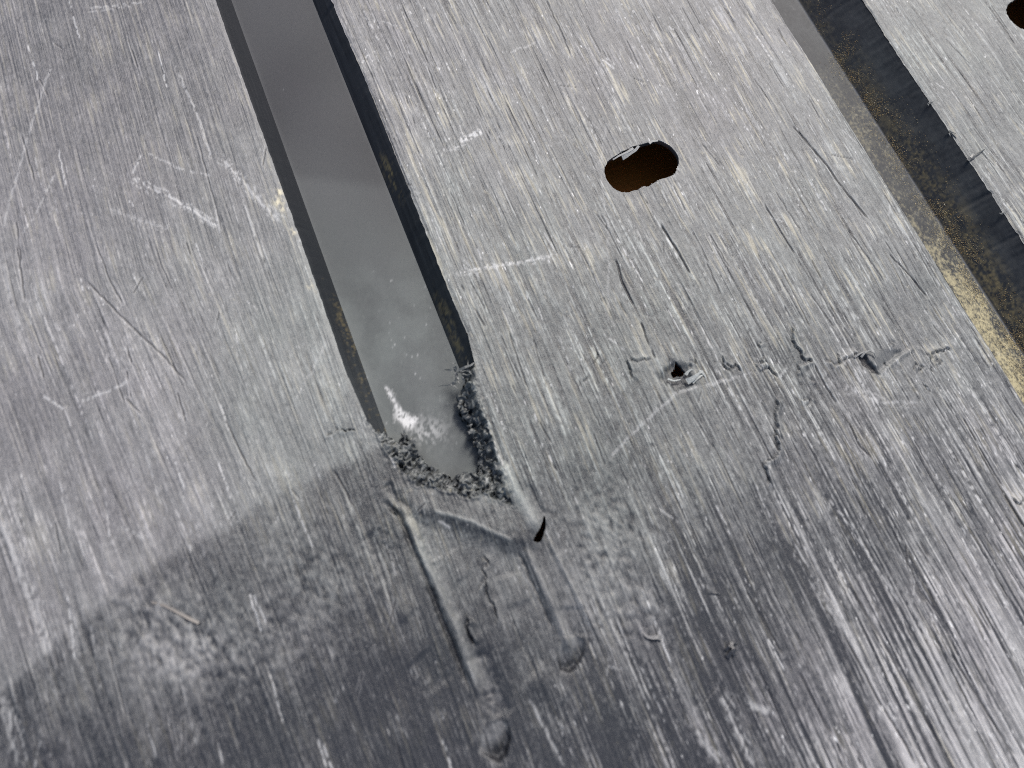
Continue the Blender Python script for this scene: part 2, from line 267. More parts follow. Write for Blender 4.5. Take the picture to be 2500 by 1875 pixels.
# gouge beside the cross tear and the chipped triangle
def dip(poly, dp, soft=.9, dk=.0, wr=0.0, noisy=.5):
    q = ats(poly); sl = window(q, 4); sd = polysd(GX[sl], GY[sl], q) + noisy * N1[sl] * .4; m = sst(soft, -soft, sd)
    hgt[sl] -= dp * m; dark[sl] = np.maximum(dark[sl], dk * m); wear_and_shade[sl] += wr * m
dip([(1608, 925), (1640, 885), (1684, 895), (1692, 940), (1650, 950)], 1.6, 1.6, .5, -.06, .9)
dip([(2098, 868), (2112, 866), (2124, 882), (2142, 898), (2148, 914), (2130, 905), (2108, 890)], 1.8, .6, 1.0)
q = ats([(2134, 850), (2202, 858), (2147, 913)]); sl = window(q, 3); sd = polysd(GX[sl], GY[sl], q); m = sst(.5, -.3, sd)
e0 = at(2202, 858); e1 = at(2147, 913); dl, _, _ = pldist(GX[sl], GY[sl], np.array([e0, e1]))
hgt[sl] -= m * 1.3 * np.clip(1 - dl / 6, 0, 1) ; wear_and_shade[sl] = wear_and_shade[sl] * (1 - m) + m * .30; dust[sl] *= 1 - m; chalk_and_glare[sl] *= 1 - m
ridge([(2146, 914), (2180, 885), (2235, 846)], .7, .7, 0, .15); ridge([(2235, 846), (2260, 862), (2300, 852), (2330, 845)], .3, .8, .3)
# orange grit at the left groove edge, olive smear near right
for u, v, r in [(682, 470, 5), (680, 495, 7), (690, 510, 4), (757, 697, 4), (715, 565, 4)]:
    w_ = np.exp(-((RU - u) ** 2 + (RV - v) ** 2) / (2 * (r * 1.3) ** 2)); dust = np.maximum(dust, w_ * sst(-.6, .6, N1))
OL = ats([(2182, 1627), (2235, 1700), (2300, 1810), (2330, 1870)]); sl = window(OL, 8); D, _, T = pldist(GX[sl], GY[sl], OL)
dust[sl] = np.maximum(dust[sl], .45 * np.exp(-(D / 1.0) ** 2) * sst(-.4, .8, S1[sl]) * sst(0, .2, T))
# the lip between torn rim and channel: rolled plastic, worn bright on its edge
LIP = ats([(985, 1190), (1060, 1192), (1150, 1222), (1250, 1240), (1300, 1270), (1290, 1325), (1262, 1330), (1205, 1308), (1148, 1280), (1100, 1266), (1054, 1250), (1000, 1240)])
sl = window(LIP, 6); sd = polysd(GX[sl], GY[sl], LIP); tt = np.clip((RV[sl] - (1195 + .22 * (RU[sl] - 1040))) / 75, 0, 1); hgt[sl] += sst(5.5, -2.2, sd) * (.4 + .9 * tt); wear_and_shade[sl] = np.where(sd < 0, wear_and_shade[sl] * .55 + .07 + .06 * noise(.3, 1.2)[sl] + .03 * N2[sl], wear_and_shade[sl])
ridge([(1050, 1247), (1102, 1260), (1148, 1273), (1208, 1302), (1262, 1326)], .35, .8, 0, .40)
ridge([(1058, 1262), (1102, 1278), (1150, 1292), (1205, 1322), (1250, 1340)], -.15, 2.4, 0, -.05)  # soft shade below the lip, painted slightly darker
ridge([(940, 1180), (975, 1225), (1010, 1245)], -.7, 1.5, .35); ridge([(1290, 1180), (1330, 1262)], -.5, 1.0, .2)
ridge([(1225, 1130), (1258, 1195), (1290, 1250), (1318, 1300)], 1.2, 2.4, 0, .45); ridge([(1190, 960), (1225, 1080), (1262, 1180)], .35, 1.3, 0, .16)
HUE = field([(150, 300, .0), (400, 700, .15), (200, 1300, .1), (700, 300, .15), (800, 1000, .6), (860, 720, 1.0), (980, 950, 1.0), (760, 550, .8), (680, 250, .1), (1000, 1250, .75), (1200, 1000, .9), (1300, 600, .7), (1500, 900, .95), (1450, 1150, 1.0), (1300, 200, .35), (1800, 200, .25), (1800, 700, .7), (2150, 350, .8), (2300, 620, .8), (2200, 500, .6), (2200, 1100, .4), (1900, 1300, .45), (2000, 1650, .1), (2400, 1500, .15), (1200, 1500, .7), (1380, 1500, .2), (700, 1600, .35), (300, 1750, .3), (1000, 1800, .2)], 170).astype(np.float32)
hgt = hgt.astype(np.float32); wear_and_shade = np.clip(wear_and_shade, 0, 1.3).astype(np.float32)

# ------------------------------------------------------------------ materials
def node(t, kind, **kw):
    n = t.nodes.new(kind)
    for k, v in kw.items():
        if k.startswith('i_'): n.inputs[int(k[2:])].default_value = v
        else: setattr(n, k, v)
    return n
def math_n(t, op, a, b=None, clamp=False):
    n = t.nodes.new('ShaderNodeMath'); n.operation = op; n.use_clamp = clamp
    for i, v in enumerate((a, b)):
        if v is None: continue
        if isinstance(v, (int, float)): n.inputs[i].default_value = v
        else: t.links.new(v, n.inputs[i])
    return n.outputs[0]
def mix_c(t, f, a, b):
    n = t.nodes.new('ShaderNodeMix'); n.data_type = 'RGBA'
    for s, v in ((n.inputs[0], f), (n.inputs[6], a), (n.inputs[7], b)):
        if isinstance(v, (int, float)): s.default_value = v
        elif isinstance(v, tuple): s.default_value = (*v, 1) if len(v) == 3 else v
        else: t.links.new(v, s)
    return n.outputs[2]
def tex_noise(t, scale3, detail=3, rough=.6, seed=0):
    tc = t.nodes.new('ShaderNodeTexCoord'); mp = t.nodes.new('ShaderNodeMapping')
    mp.inputs['Scale'].default_value = scale3; mp.inputs['Location'].default_value = (seed * 7.3, seed * 3.1, seed)
    t.links.new(tc.outputs['Object'], mp.inputs[0])
    n = t.nodes.new('ShaderNodeTexNoise'); n.inputs['Scale'].default_value = 1; n.inputs['Detail'].default_value = detail; n.inputs['Roughness'].default_value = rough
    t.links.new(mp.outputs[0], n.inputs['Vector']); return n.outputs[0]
def new_mat(name):
    m = bpy.data.materials.new(name); m.use_nodes = True; t = m.node_tree
    return m, t, t.nodes['Principled BSDF']

def plastic(name, black=(.026, .028, .033), grey=(.405, .40, .393), dustc=(.60, .55, .40), fine=.17, rough=(.40, .66), bump=.6, stretch=True, spec=.5):
    m, t, b = new_mat(name)
    at_ = t.nodes.new('ShaderNodeAttribute'); at_.attribute_name = 'wear_map'
    sp = t.nodes.new('ShaderNodeSeparateColor'); t.links.new(at_.outputs['Color'], sp.inputs[0])
    f1 = tex_noise(t, (2300, 70 if stretch else 1700, 1800), 3, .75, 1); f2 = tex_noise(t, (1700, 1500, 1600), 2, .7, 2)
    w = math_n(t, 'ADD', sp.outputs[0], math_n(t, 'MULTIPLY', math_n(t, 'POWER', f1, 3.0), fine * 4.0)); w = math_n(t, 'SUBTRACT', w, fine * .6)
    w = math_n(t, 'ADD', w, math_n(t, 'MULTIPLY', math_n(t, 'SUBTRACT', f2, .5), fine * 1.5), True)
    c = mix_c(t, w, black, grey)
    hu = t.nodes.new('ShaderNodeAttribute'); hu.attribute_name = 'hue_map'      # hue drift of the weathered plastic: lilac grey to greenish grey
    tint = math_n(t, 'ADD', hu.outputs['Fac'], math_n(t, 'MULTIPLY', math_n(t, 'SUBTRACT', tex_noise(t, (40, 22, 22), 3, .55, 4), .5), .9), True)
    mv = t.nodes.new('ShaderNodeMix'); mv.data_type = 'RGBA'; mv.blend_type = 'MULTIPLY'; mv.inputs[0].default_value = 1
    t.links.new(c, mv.inputs[6]); t.links.new(mix_c(t, tint, (1.0, .98, 1.005), (.945, 1.02, .975)), mv.inputs[7]); c = mv.outputs[2]
    c = mix_c(t, math_n(t, 'MULTIPLY', sp.outputs[1], 1.0, True), c, dustc)
    c = mix_c(t, math_n(t, 'MULTIPLY', sp.outputs[2], 1.0, True), c, (.018, .018, .021))
    c = mix_c(t, math_n(t, 'MULTIPLY', at_.outputs['Alpha'], 1.0, True), c, (.78, .78, .77))
    t.links.new(c, b.inputs['Base Color']); b.inputs['Specular IOR Level'].default_value = spec
    r = math_n(t, 'ADD', math_n(t, 'MULTIPLY', w, rough[1] - rough[0]), rough[0]); t.links.new(r, b.inputs['Roughness'])
    bp = t.nodes.new('ShaderNodeBump'); bp.inputs['Strength'].default_value = bump; bp.inputs['Distance'].default_value = .0003
    t.links.new(math_n(t, 'ADD', f1, math_n(t, 'MULTIPLY', f2, .7)), bp.inputs['Height']); t.links.new(bp.outputs[0], b.inputs['Normal'])
    return m
M_panel = plastic('worn_black_plastic')
M_outer = plastic('worn_black_plastic_beyond', fine=.34)
M_floor = plastic('smooth_groove_plastic', grey=(.34, .35, .345), fine=.028, rough=(.5, .6), spec=.32, bump=.06, stretch=False)
M_wall = plastic('unworn_groove_plastic', black=(.014, .016, .020), fine=.03, rough=(.5, .6), bump=.12, spec=.28, grey=(.30, .31, .32), dustc=(.42, .33, .14))
M_floor2 = plastic('dusty_groove_plastic', grey=(.34, .35, .345), fine=.05, rough=(.55, .62), bump=.15, stretch=False, spec=.3, dustc=(.66, .58, .34))
M_torn = plastic('torn_black_plastic', fine=.07, rough=(.32, .55), bump=.3, stretch=False)
m, t, b = new_mat('brown_board'); n1 = tex_noise(t, (60, 600, 200), 4, .6, 3)
t.links.new(mix_c(t, n1, (.42, .12, .012), (.66, .26, .04)), b.inputs['Base Color']); b.inputs['Roughness'].default_value = .6; M_board = m
m, t, b = new_mat('golden_sawdust'); oi = t.nodes.new('ShaderNodeAttribute'); oi.attribute_name = 'grain_tone'
t.links.new(mix_c(t, oi.outputs['Fac'], (.40, .25, .08), (.80, .71, .45)), b.inputs['Base Color']); b.inputs['Roughness'].default_value = .7; M_dust = m
m, t, b = new_mat('pale_fibre'); b.inputs['Base Color'].default_value = (.19, .175, .16, 1); b.inputs['Roughness'].default_value = .6; M_fibre = m

# ------------------------------------------------------------------ mesh helpers
def link(o, parent=None):
    COL.objects.link(o)
    if parent is not None: o.parent = parent
    return o
def mesh_obj(name, verts, faces, mat, parent=None, attr=None, smooth=True, scale=.001):
    me = bpy.data.meshes.new(name)
    v = np.asarray(verts, np.float32) * scale
    if isinstance(faces, np.ndarray):
        nf, k = faces.shape
        me.vertices.add(len(v)); me.vertices.foreach_set('co', v.ravel())
        me.loops.add(nf * k); me.loops.foreach_set('vertex_index', faces.ravel().astype(np.int32))
        me.polygons.add(nf); me.polygons.foreach_set('loop_start', np.arange(0, nf * k, k, dtype=np.int32))
        me.polygons.foreach_set('loop_total', np.full(nf, k, np.int32))
        me.update(calc_edges=True)
    else:
        me.from_pydata([tuple(p) for p in v], [], faces)
    if smooth: me.polygons.foreach_set('use_smooth', np.ones(len(me.polygons), bool))
    if attr is not None:
        a = me.attributes.new('wear_map', 'FLOAT_COLOR', 'POINT'); a.data.foreach_set('color', np.asarray(attr, np.float32).ravel())
        a = me.attributes.new('hue_map', 'FLOAT', 'POINT'); a.data.foreach_set('value', np.ascontiguousarray(samp(HUE, np.asarray(verts)[:, 0].astype(float), np.asarray(verts)[:, 1].astype(float)), np.float32))
    me.materials.append(mat)
    return link(bpy.data.objects.new(name, me), parent)
def tag(o, label=None, cat=None, group=None, kind=None):
    for k, v in (('label', label), ('category', cat), ('group', group), ('kind', kind)):
        if v: o[k] = v
    return o
def sub_mesh(V, F, A, keep):                                # compact the faces picked by keep
    f = F[keep]; used = np.unique(f); mp = np.zeros(len(V), np.int64); mp[used] = np.arange(len(used)); return V[used], mp[f], A[used]
def attrs(x, y):
    return np.stack([samp(wear_and_shade, x, y), np.clip(samp(dust, x, y), 0, 1), np.clip(samp(dark, x, y), 0, 1), np.clip(samp(chalk_and_glare, x, y), 0, 1)], -1)
def const_attr(n, w, d=0.0, k=0.0, c=0.0):
    return np.tile(np.array([[w, d, k, c]], np.float32), (n, 1))

liner = link(bpy.data.objects.new('plastic_liner', None))
tag(liner, 'worn black plastic liner with two long grooves, slots and a torn groove end', 'bed liner')

# ragged groove edges: offset (mm) of each edge as a function of y
_yy = np.arange(Y0 - 600, Y1 + 600, .5)
def edge_noise(amp_fine, amp_nick):
    n = rng.standard_normal(len(_yy)); k = np.hanning(9); k /= k.sum(); a = np.convolve(n, k, 'same'); a /= a.std()
    k2 = np.hanning(161); k2 /= k2.sum(); c = np.convolve(n, k2, 'same'); c /= c.std()
    nick = np.convolve((rng.random(len(_yy)) > .992) * rng.random(len(_yy)), np.hanning(9), 'same')
    return amp_fine * a + amp_fine * 2 * c + amp_nick * nick
ENA, ENB, ENC, END = edge_noise(.07, -.5), edge_noise(.09, .6), edge_noise(.06, -.3), edge_noise(.13, .9)
def en(e, y): return np.interp(y, _yy, e)

# lattice of the plateau
def cols(a, b, step):
    n = max(1, int(round((b - a) / step))); return np.linspace(a, b, n + 1)
PXL, PXR = GA - 9.0, GB + 7.0                               # patch round the torn end
PYT = float(at(1130, 815)[1]); PYB = float(at(1180, 1345)[1])
SX, SY = .32, .8
cx_ = np.unique(np.concatenate([cols(X0, PXL, SX), cols(PXL, GA, SX), cols(GA, GB, SX), cols(GB, PXR, SX), cols(PXR, GC, SX), cols(GC, GD, 3), cols(GD, X1, SX)]).round(5))
ry_ = np.unique(np.concatenate([cols(Y0, PYB, SY), cols(PYB, PYT, SY), cols(PYT, Y1, SY)]).round(5))

IP_ref = [(893, 1018), (899, 1031), (908, 1040), (918, 1052), (930, 1060), (941, 1072), (950, 1077), (958, 1066), (968, 1052), (977, 1047), (988, 1056), (1000, 1062), (1004, 1078), (1002, 1092), (1010, 1102), (1024, 1112),
          (1029, 1126), (1040, 1138), (1056, 1145), (1070, 1156), (1082, 1160), (1098, 1170), (1113, 1169), (1132, 1158), (1148, 1153), (1160, 1160), (1172, 1157), (1180, 1146), (1178, 1133), (1176, 1119), (1179, 1106), (1178, 1095),
          (1168, 1079), (1160, 1064), (1153, 1049), (1146, 1036), (1140, 1024), (1126, 1012), (1120, 1000), (1124, 990), (1115, 980), (1119, 968), (1114, 958), (1124, 946), (1133, 938), (1136, 924), (1140, 908), (1146, 896), (1158, 884)]
IP_ref = [(u - (u - 1092) * .10 * (v > 1048), v - (v - 1060) * .10 * (v > 1095)) for u, v in IP_ref]
IPm = ragged(ats(IP_ref), .7, .35)
IP = np.vstack([[GA, PYT + 30], [GA, PYT + .01], IPm, [GB, PYT + .01], [GB, PYT + 30]])
OUT = ats([(893, 1015), (925, 1075), (942, 1100), (955, 1122), (990, 1160), (1014, 1186), (1056, 1190), (1102, 1205), (1148, 1218), (1182, 1210), (1211, 1220), (1255, 1240), (1236, 1182), (1216, 1122), (1200, 1056), (1184, 1009), (1168, 963), (1158, 930), (1158, 885), (1100, 850), (900, 950)])

SLOT_ref = [(1475.4, 416), (1478, 404), (1487, 390), (1506, 378), (1529, 365), (1552, 355), (1574, 350), (1591, 344), (1603, 341), (1617, 345), (1636, 355), (1650, 370), (1657, 385), (1657, 401), (1651, 416), (1647, 424), (1631, 432),
            (1613, 437), (1606, 441), (1586, 453), (1581, 456), (1572, 454), (1552, 465), (1535, 469), (1518, 468), (1501, 461), (1488, 448), (1479, 433)]
def smooth_loop(q, n=3, stp=.9):
    out = []
    for k in range(len(q)):
        p0, p1, p2, p3 = q[k - 1], q[k], q[(k + 1) % len(q)], q[(k + 2) % len(q)]
        for s in np.arange(0, 1, 1 / n):
            out.append(.5 * (2 * p1 + (p2 - p0) * s + (2 * p0 - 5 * p1 + 4 * p2 - p3) * s * s + (3 * p1 - p0 - 3 * p2 + p3) * s ** 3))
    return np.array(out)
SLOT_A = smooth_loop(ats(SLOT_ref)); SLOT_A += rng.normal(0, .06, SLOT_A.shape)
SLOT_B = SLOT_A - SLOT_A[0] + at(2457, 30); SLOT_B += rng.normal(0, .05, SLOT_B.shape)
SLIT = smooth_loop(ats([(1329, 1258), (1333, 1281), (1328, 1304), (1319, 1323), (1301, 1321), (1307, 1306), (1319, 1288)]))
GOUGE = ragged(np.vstack([ats([(1649, 881), (1662, 892), (1676, 906), (1668, 918), (1655, 917), (1645, 921), (1640, 912), (1648, 898)])]), .8, .2)
HOLES = [SLOT_A, SLOT_B, SLIT, GOUGE]

def lattice(c, r):
    x, y = np.meshgrid(c, r); x = x.ravel().copy(); y = y.ravel().copy(); n = len(c); m = len(r)
    i = np.arange(n - 1)[None, :]; j = np.arange(m - 1)[:, None]; a = (j * n + i).ravel()
    return x, y, np.stack([a, a + 1, a + n + 1, a + n], -1)
def cut(x, y, F, poly, cell, keep):                         # snap the rim to the outline and drop what lies inside
    lo, hi = poly.min(0) - 3, poly.max(0) + 3
    idx = np.where((x > lo[0]) & (x < hi[0]) & (y > lo[1]) & (y < hi[1]))[0]
    for _ in range(2):
        sd = polysd(x[idx], y[idx], poly); h = .02
        gx = (polysd(x[idx] + h, y[idx], poly) - sd) / h; gy = (polysd(x[idx], y[idx] + h, poly) - sd) / h
        m = np.abs(sd) < cell * .62; x[idx[m]] -= (sd * gx)[m]; y[idx[m]] -= (sd * gy)[m]
    inn = np.zeros(len(x), bool); fc = F[keep]; cxm, cym = x[fc].mean(1), y[fc].mean(1)
    w = (cxm > lo[0]) & (cxm < hi[0]) & (cym > lo[1]) & (cym < hi[1]); k = np.where(keep)[0][w]
    keep[k[polysd(cxm[w], cym[w], poly) < 0]] = False

x, y, F = lattice(cx_, ry_)
fcx, fcy = x[F].mean(1), y[F].mean(1); fu, fv = ref(fcx, fcy)
keep = (fu > -260) & (fu < 2760) & (fv > -210) & (fv < 2090)
keep &= ~((fcx > GC) & (fcx < GD)) & ~((fcx > GA) & (fcx < GB) & (fcy > PYT)) & ~((fcx > PXL) & (fcx < PXR) & (fcy > PYB) & (fcy < PYT))
for h_ in HOLES: cut(x, y, F, h_, .5, keep)
def edge_shift(x, y):                                       # carry the ragged edge into the first few columns
    d = np.zeros_like(x)
    for e, pos, yl in ((ENA, GA, PYT - 60), (ENB, GB, PYT), (ENC, GC, -1e9), (END, GD, -1e9)):
        w_ = np.exp(-((x - pos) / 1.2) ** 2) * (y >= yl - .01); d += w_ * en(e, y)
    return d
def edge_drop(x, y):
    d = np.zeros_like(x)
    for pos, sgn, yl in ((GA, -1, PYT), (GB, 1, PYT), (GC, -1, -1e9), (GD, 1, -1e9)):
        q = (x - pos) * sgn; d += .55 * np.exp(-(np.clip(q, 0, None) / 1.0) ** 2) * (q > -.01) * (y >= yl - .01)
    return d
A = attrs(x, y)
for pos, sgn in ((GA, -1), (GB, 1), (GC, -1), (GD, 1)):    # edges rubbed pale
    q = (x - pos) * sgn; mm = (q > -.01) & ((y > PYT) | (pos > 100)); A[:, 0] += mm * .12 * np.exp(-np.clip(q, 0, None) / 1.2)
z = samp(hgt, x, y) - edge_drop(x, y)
V = np.stack([x + edge_shift(x, y), y, z], -1)
keep_i = np.where(keep)[0]; fx_, fy_ = x[F[keep_i]].mean(1), y[F[keep_i]].mean(1)
part = np.zeros(len(keep_i), int); part[fx_ > GD] = 1
def inside(q):
    lo, hi = q.min(0), q.max(0); w = np.where((fx_ > lo[0]) & (fx_ < hi[0]) & (fy_ > lo[1]) & (fy_ < hi[1]))[0]
    return w[polysd(fx_[w], fy_[w], q) < 0]
part[inside(np.vstack([CH]))] = 2; part[inside(SCOOPS[0])] = 3; part[inside(SCOOPS[1])] = 4
for k, nm in ((0, 'raised_panel'), (1, 'raised_panel'), (2, 'sunken_patch'), (3, 'scooped_dent'), (4, 'scooped_dent')):
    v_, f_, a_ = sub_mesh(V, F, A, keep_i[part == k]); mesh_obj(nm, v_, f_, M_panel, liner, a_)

# plateau beyond the picture, coarse
cc = np.unique(np.concatenate([cols(X0 - 500, GA, 6), [GA, GB], cols(GB, GC, 6), [GC, GD], cols(GD, X1 + 500, 6)]).round(4)); rr = cols(Y0 - 500, Y1 + 500, 6)
x, y, F = lattice(cc, rr); fu, fv = ref(x[F], y[F])
k2 = ((fu < -250) | (fu > 2750) | (fv < -200) | (fv > 2080)).any(1); xm, ym = x[F].mean(1), y[F].mean(1)
k2 &= ~((xm > GC) & (xm < GD)) & ~((xm > GA) & (xm < GB) & (ym > PYT))
v_, f_, a_ = sub_mesh(np.stack([x, y, x * 0 - .35], -1), F, np.column_stack([np.full(len(x), .33) + .03 * rng.standard_normal(len(x)), np.full(len(x), .03), np.zeros(len(x)), np.zeros(len(x))]), k2); mesh_obj('outer_panel', v_, f_, M_outer, liner, a_)

# torn rim: fine lattice round the broken groove end
pc = np.unique(np.concatenate([cols(PXL, GA, .24), cols(GA, GB, .24), cols(GB, PXR, .24)]).round(5)); pr = cols(PYB, PYT, .26)
x, y, F = lattice(pc, pr); keep = np.ones(len(F), bool)
bx = (x.min(), x.max(), y.min(), y.max())
onb = (x < bx[0] + 1e-3) | (x > bx[1] - 1e-3) | (y < bx[2] + 1e-3) | (y > bx[3] - 1e-3)
xo, yo = x.copy(), y.copy(); cut(x, y, F, IP, .26, keep); cut(x, y, F, SLIT, .26, keep)
sdi = polysd(x, y, IP); sdo = polysd(x, y, OUT)
wall_zone = (y > float(at(900, 1010)[1])) & (x < GA + 8)   # clean cut edge on the left, crust elsewhere
band = sst(.3, -1.5, sdo) * np.where(wall_zone, 0, 1)
n_, m_ = len(pc), len(pr)
fy2 = np.fft.fftfreq(m_)[:, None]; fx2 = np.fft.rfftfreq(n_)[None, :]
def pn(s):
    k = np.exp(-2 * math.pi ** 2 * ((fx2 * s / .24) ** 2 + (fy2 * s / .26) ** 2)); n = np.fft.irfft2(np.fft.rfft2(rng.standard_normal((m_, n_))) * k, s=(m_, n_)); return ((n - n.mean()) / n.std()).ravel()
def pna(sx, sy):
    k = np.exp(-2 * math.pi ** 2 * ((fx2 * sx / .24) ** 2 + (fy2 * sy / .26) ** 2)); n = np.fft.irfft2(np.fft.rfft2(rng.standard_normal((m_, n_))) * k, s=(m_, n_)); return ((n - n.mean()) / n.std()).ravel()
q1, q2, q3, q4 = pn(.3), pn(.6), pn(1.5), pna(.5, 3.0)
side = sst(GB - 16, GB - 6, x) * sst(float(at(1200, 1200)[1]), float(at(1200, 1140)[1]), y)     # the right side tore in long layers
wid = np.clip(sdi, 0, None) / (np.clip(sdi, 0, None) + np.clip(-sdo, 0, None) + .3)       # 0 at the broken edge, 1 at the plateau
z = samp(hgt, x, y) - band * 5.2 * (1 - wid) ** 1.3 + band * (.10 * q1 + 1.5 * (.65 - np.abs(q2)) * (1 - .5 * side) + 1.3 * q3 + .9 * side * q4)
clean = np.where(wall_zone & (sdi < 2), .45 * np.exp(-(np.clip(sdi, 0, None) / .7) ** 2), 0); z -= clean
z += .5 * np.exp(-(sdo / 1.1) ** 2) * (sdo > -.5) * (sdo < 4) * (q2 * .5 + .3) * ~wall_zone * (y < PYT - 3)
ed = np.minimum(np.minimum(x - bx[0], bx[1] - x), np.minimum(y - bx[2], bx[3] - y)); e_ = sst(0, 2.5, ed)
sh = band * e_; px_, py_ = x + sh * (.35 * pn(.6) + .25 * q1), y + sh * (.35 * pn(.6) + .25 * q1)
base = samp(hgt, x, y); z = base + (z - base) * np.where((y > PYT - 2.5), 1, e_)
A = attrs(x, y); A[:, 0] = A[:, 0] * (1 - band) + band * (.20 + .06 * q3 + .07 * q2 + .05 * side * q4 + .16 * np.clip(q1 - .5, 0, 2)); A[:, 1] *= 1 - band; A[:, 1] += band * .4 * np.clip(pn(.4) - 2.0, 0, 1); A[:, 2] *= 1 - band; A[:, 3] = A[:, 3] * (1 - band) + band * .35 * np.clip(pn(.25) - 2.3, 0, 1)
V = np.stack([px_ + edge_shift(x, y) * (sdi < 3) * (y > PYT - 3), py_, z], -1)
fb = band[F].mean(1) > .3
v_, f_, a_ = sub_mesh(V, F, A, keep & ~fb); mesh_obj('melted_lip', v_, f_, M_panel, liner, a_)
v_, f_, a_ = sub_mesh(V, F, A, keep & fb); rim = mesh_obj('torn_rim', v_, f_, M_torn, liner, a_)
# broken thickness under the rim
RV_ = V
fk = F[keep]; ee = np.concatenate([fk[:, [0, 1]], fk[:, [1, 2]], fk[:, [2, 3]], fk[:, [3, 0]]]); es = np.sort(ee, 1)
_, ix, ct = np.unique(es, axis=0, return_index=True, return_counts=True); be = ee[ix[ct == 1]]
be = be[(~onb[be]).any(1)]; mid = (np.abs(sdi[be]).max(1) < .6); be = be[mid]
u_, inv = np.unique(be, return_inverse=True); inv = inv.reshape(be.shape); nb = len(u_)
top = V[u_]; g = np.stack([(polysd(top[:, 0] + .05, top[:, 1], IP) - polysd(top[:, 0], top[:, 1], IP)), (polysd(top[:, 0], top[:, 1] + .05, IP) - polysd(top[:, 0], top[:, 1], IP))], -1) / .05
low = top.copy(); low[:, :2] += g * .5; low[:, 2] -= 2.2
mesh_obj('broken_edge', np.vstack([top, low]), np.stack([inv[:, 1], inv[:, 0], inv[:, 0] + nb, inv[:, 1] + nb], -1), M_torn, rim, const_attr(2 * nb, .05))

# groove floors and walls
def strip(name, xa, xb, za, zb, ya, yb, nx, step, mat, af, ea=None, eb=None, bend=0.0):
    r = cols(ya, yb, step); s, y_ = np.meshgrid(np.linspace(0, 1, nx + 1), r); s = s.ravel(); y_ = y_.ravel()
    x_ = xa + (xb - xa) * s + (en(ea, y_) * (1 - s) if ea is not None else 0) + (en(eb, y_) * s if eb is not None else 0)
    z_ = za + (zb - za) * s + bend * np.sin(math.pi * s)
    i = np.arange(nx)[None, :]; j = np.arange(len(r) - 1)[:, None]; a = (j * (nx + 1) + i).ravel()
    Fq = np.stack([a, a + 1, a + nx + 2, a + nx + 1], -1)
    return mesh_obj(name, np.stack([x_, y_, z_], -1), Fq, mat, liner, af(x_, y_, s))
YT = Y1 + 500; YE = float(at(1180, 1262)[1])
BL = smooth_loop(ats([(944, 947), (956, 962), (972, 990), (990, 1008), (1008, 1018), (1020, 1022), (1012, 1040), (1002, 1048), (985, 1042), (968, 1026), (964, 1000), (955, 975)], -H1))
def floor1(x_, y_, s):
    u, v = ref(x_, y_, -H1); n1 = samp(N1, x_, y_); n2 = samp(N2, x_, y_); n0 = samp(N0, x_, y_); n3 = samp(N3, x_, y_)
    sheen = sst(-1.5, 1.5, (v - (430 + .12 * (u - 720))) / 12) # edge of a reflected sheen across the floor, painted as tone
    w = .04 + .075 * sheen + .018 * sst(60, 420, v) + .11 * sst(520, 950, v) + .006 * n3 + .035 * sst(560, 760, v) * np.clip(n2, -1, 1.4) + .012 * n1 * sst(560, 760, v) + .006 * n0
    w += .012 * samp(N3, x_, y_) + .06 * np.exp(-(s / .03) ** 2) + .06 * np.exp(-((1 - s) / .022) ** 2) + .05 * np.exp(-((s - .05) / .1) ** 2) * sst(500, 800, v)
    w -= .02 * np.exp(-((v - 300 - .2 * (u - 700)) / 70) ** 2)
    wh = .72 * sst(1.2, -1.0, polysd(x_, y_, BL) + .6 * n1 + .3 * n0) * sst(-2.2, -.2, n0 + .6 * n1) + .55 * np.exp(-((u - 1040) / 42) ** 2 - ((v - 1052) / 30) ** 2) * sst(-.9, 1.0, n1 + .8 * n0) * .7
    wh += .24 * np.clip(n0 + .6 * n1 - 2.6, 0, 1) * sst(600, 800, v) + .25 * np.clip(n0 - 3.1, 0, 1)
    wh *= sst(1190, 1080, v + .15 * (u - 1000))
    dk = .5 * np.clip(-n0 + -.3 * n1 - 3.1, 0, 1)
    return np.stack([w, 0 * w, dk, np.clip(wh, 0, 1)], -1)
strip('groove_floor', F1L, F1R, -H1, -H1, YE, YT, 60, .9, M_floor, floor1)
gw = .55 * noise(.3, 2.5) + .75 * noise(.2, .35) + .5 * noise(1.0, 5)
def wallL(x_, y_, s):
    u, v = ref(x_, y_, -H1 * s); n = samp(S1, x_, y_); d = .8 * np.clip(samp(gw, x_, y_) - .9 + 1.1 * np.exp(-((v - 830) / 130) ** 2), 0, 1.2) * sst(.25, .7, s) * sst(560, 760, v)
    return np.stack([.0 + .010 * n + .06 * sst(750, 1000, v) + .05 * np.exp(-(s / .10) ** 2), .18 * np.clip(d, 0, 1), 0 * s, .0 * s], -1)
def wallR(x_, y_, s):                                       # s = 0 on the floor, 1 on the plateau
    u, v = ref(x_, y_, -H1 * (1 - s)); n = samp(S1, x_, y_)
    d = np.clip(samp(gw, x_, y_) - .8 + .6 * sst(700, 780, v), 0, 1.2) * (np.exp(-((v - 430) / 45) ** 2) + .6 * sst(680, 760, v)) * np.exp(-((s - .4) / .25) ** 2)
    return np.stack([.045 + .02 * n + .05 * np.exp(-((1 - s) / .12) ** 2) + .05 * sst(700, 850, v) * (1 - s), .45 * np.clip(d, 0, 1), 0 * s, 0 * s], -1)
strip('groove_wall', GA, F1L, -.55, -H1, YE, YT, 10, .8, M_wall, wallL, ea=ENA)
strip('groove_wall', F1R, GB, -H1, -.55, YE, YT, 10, .8, M_wall, wallR, eb=ENB)
YB = Y0 - 500
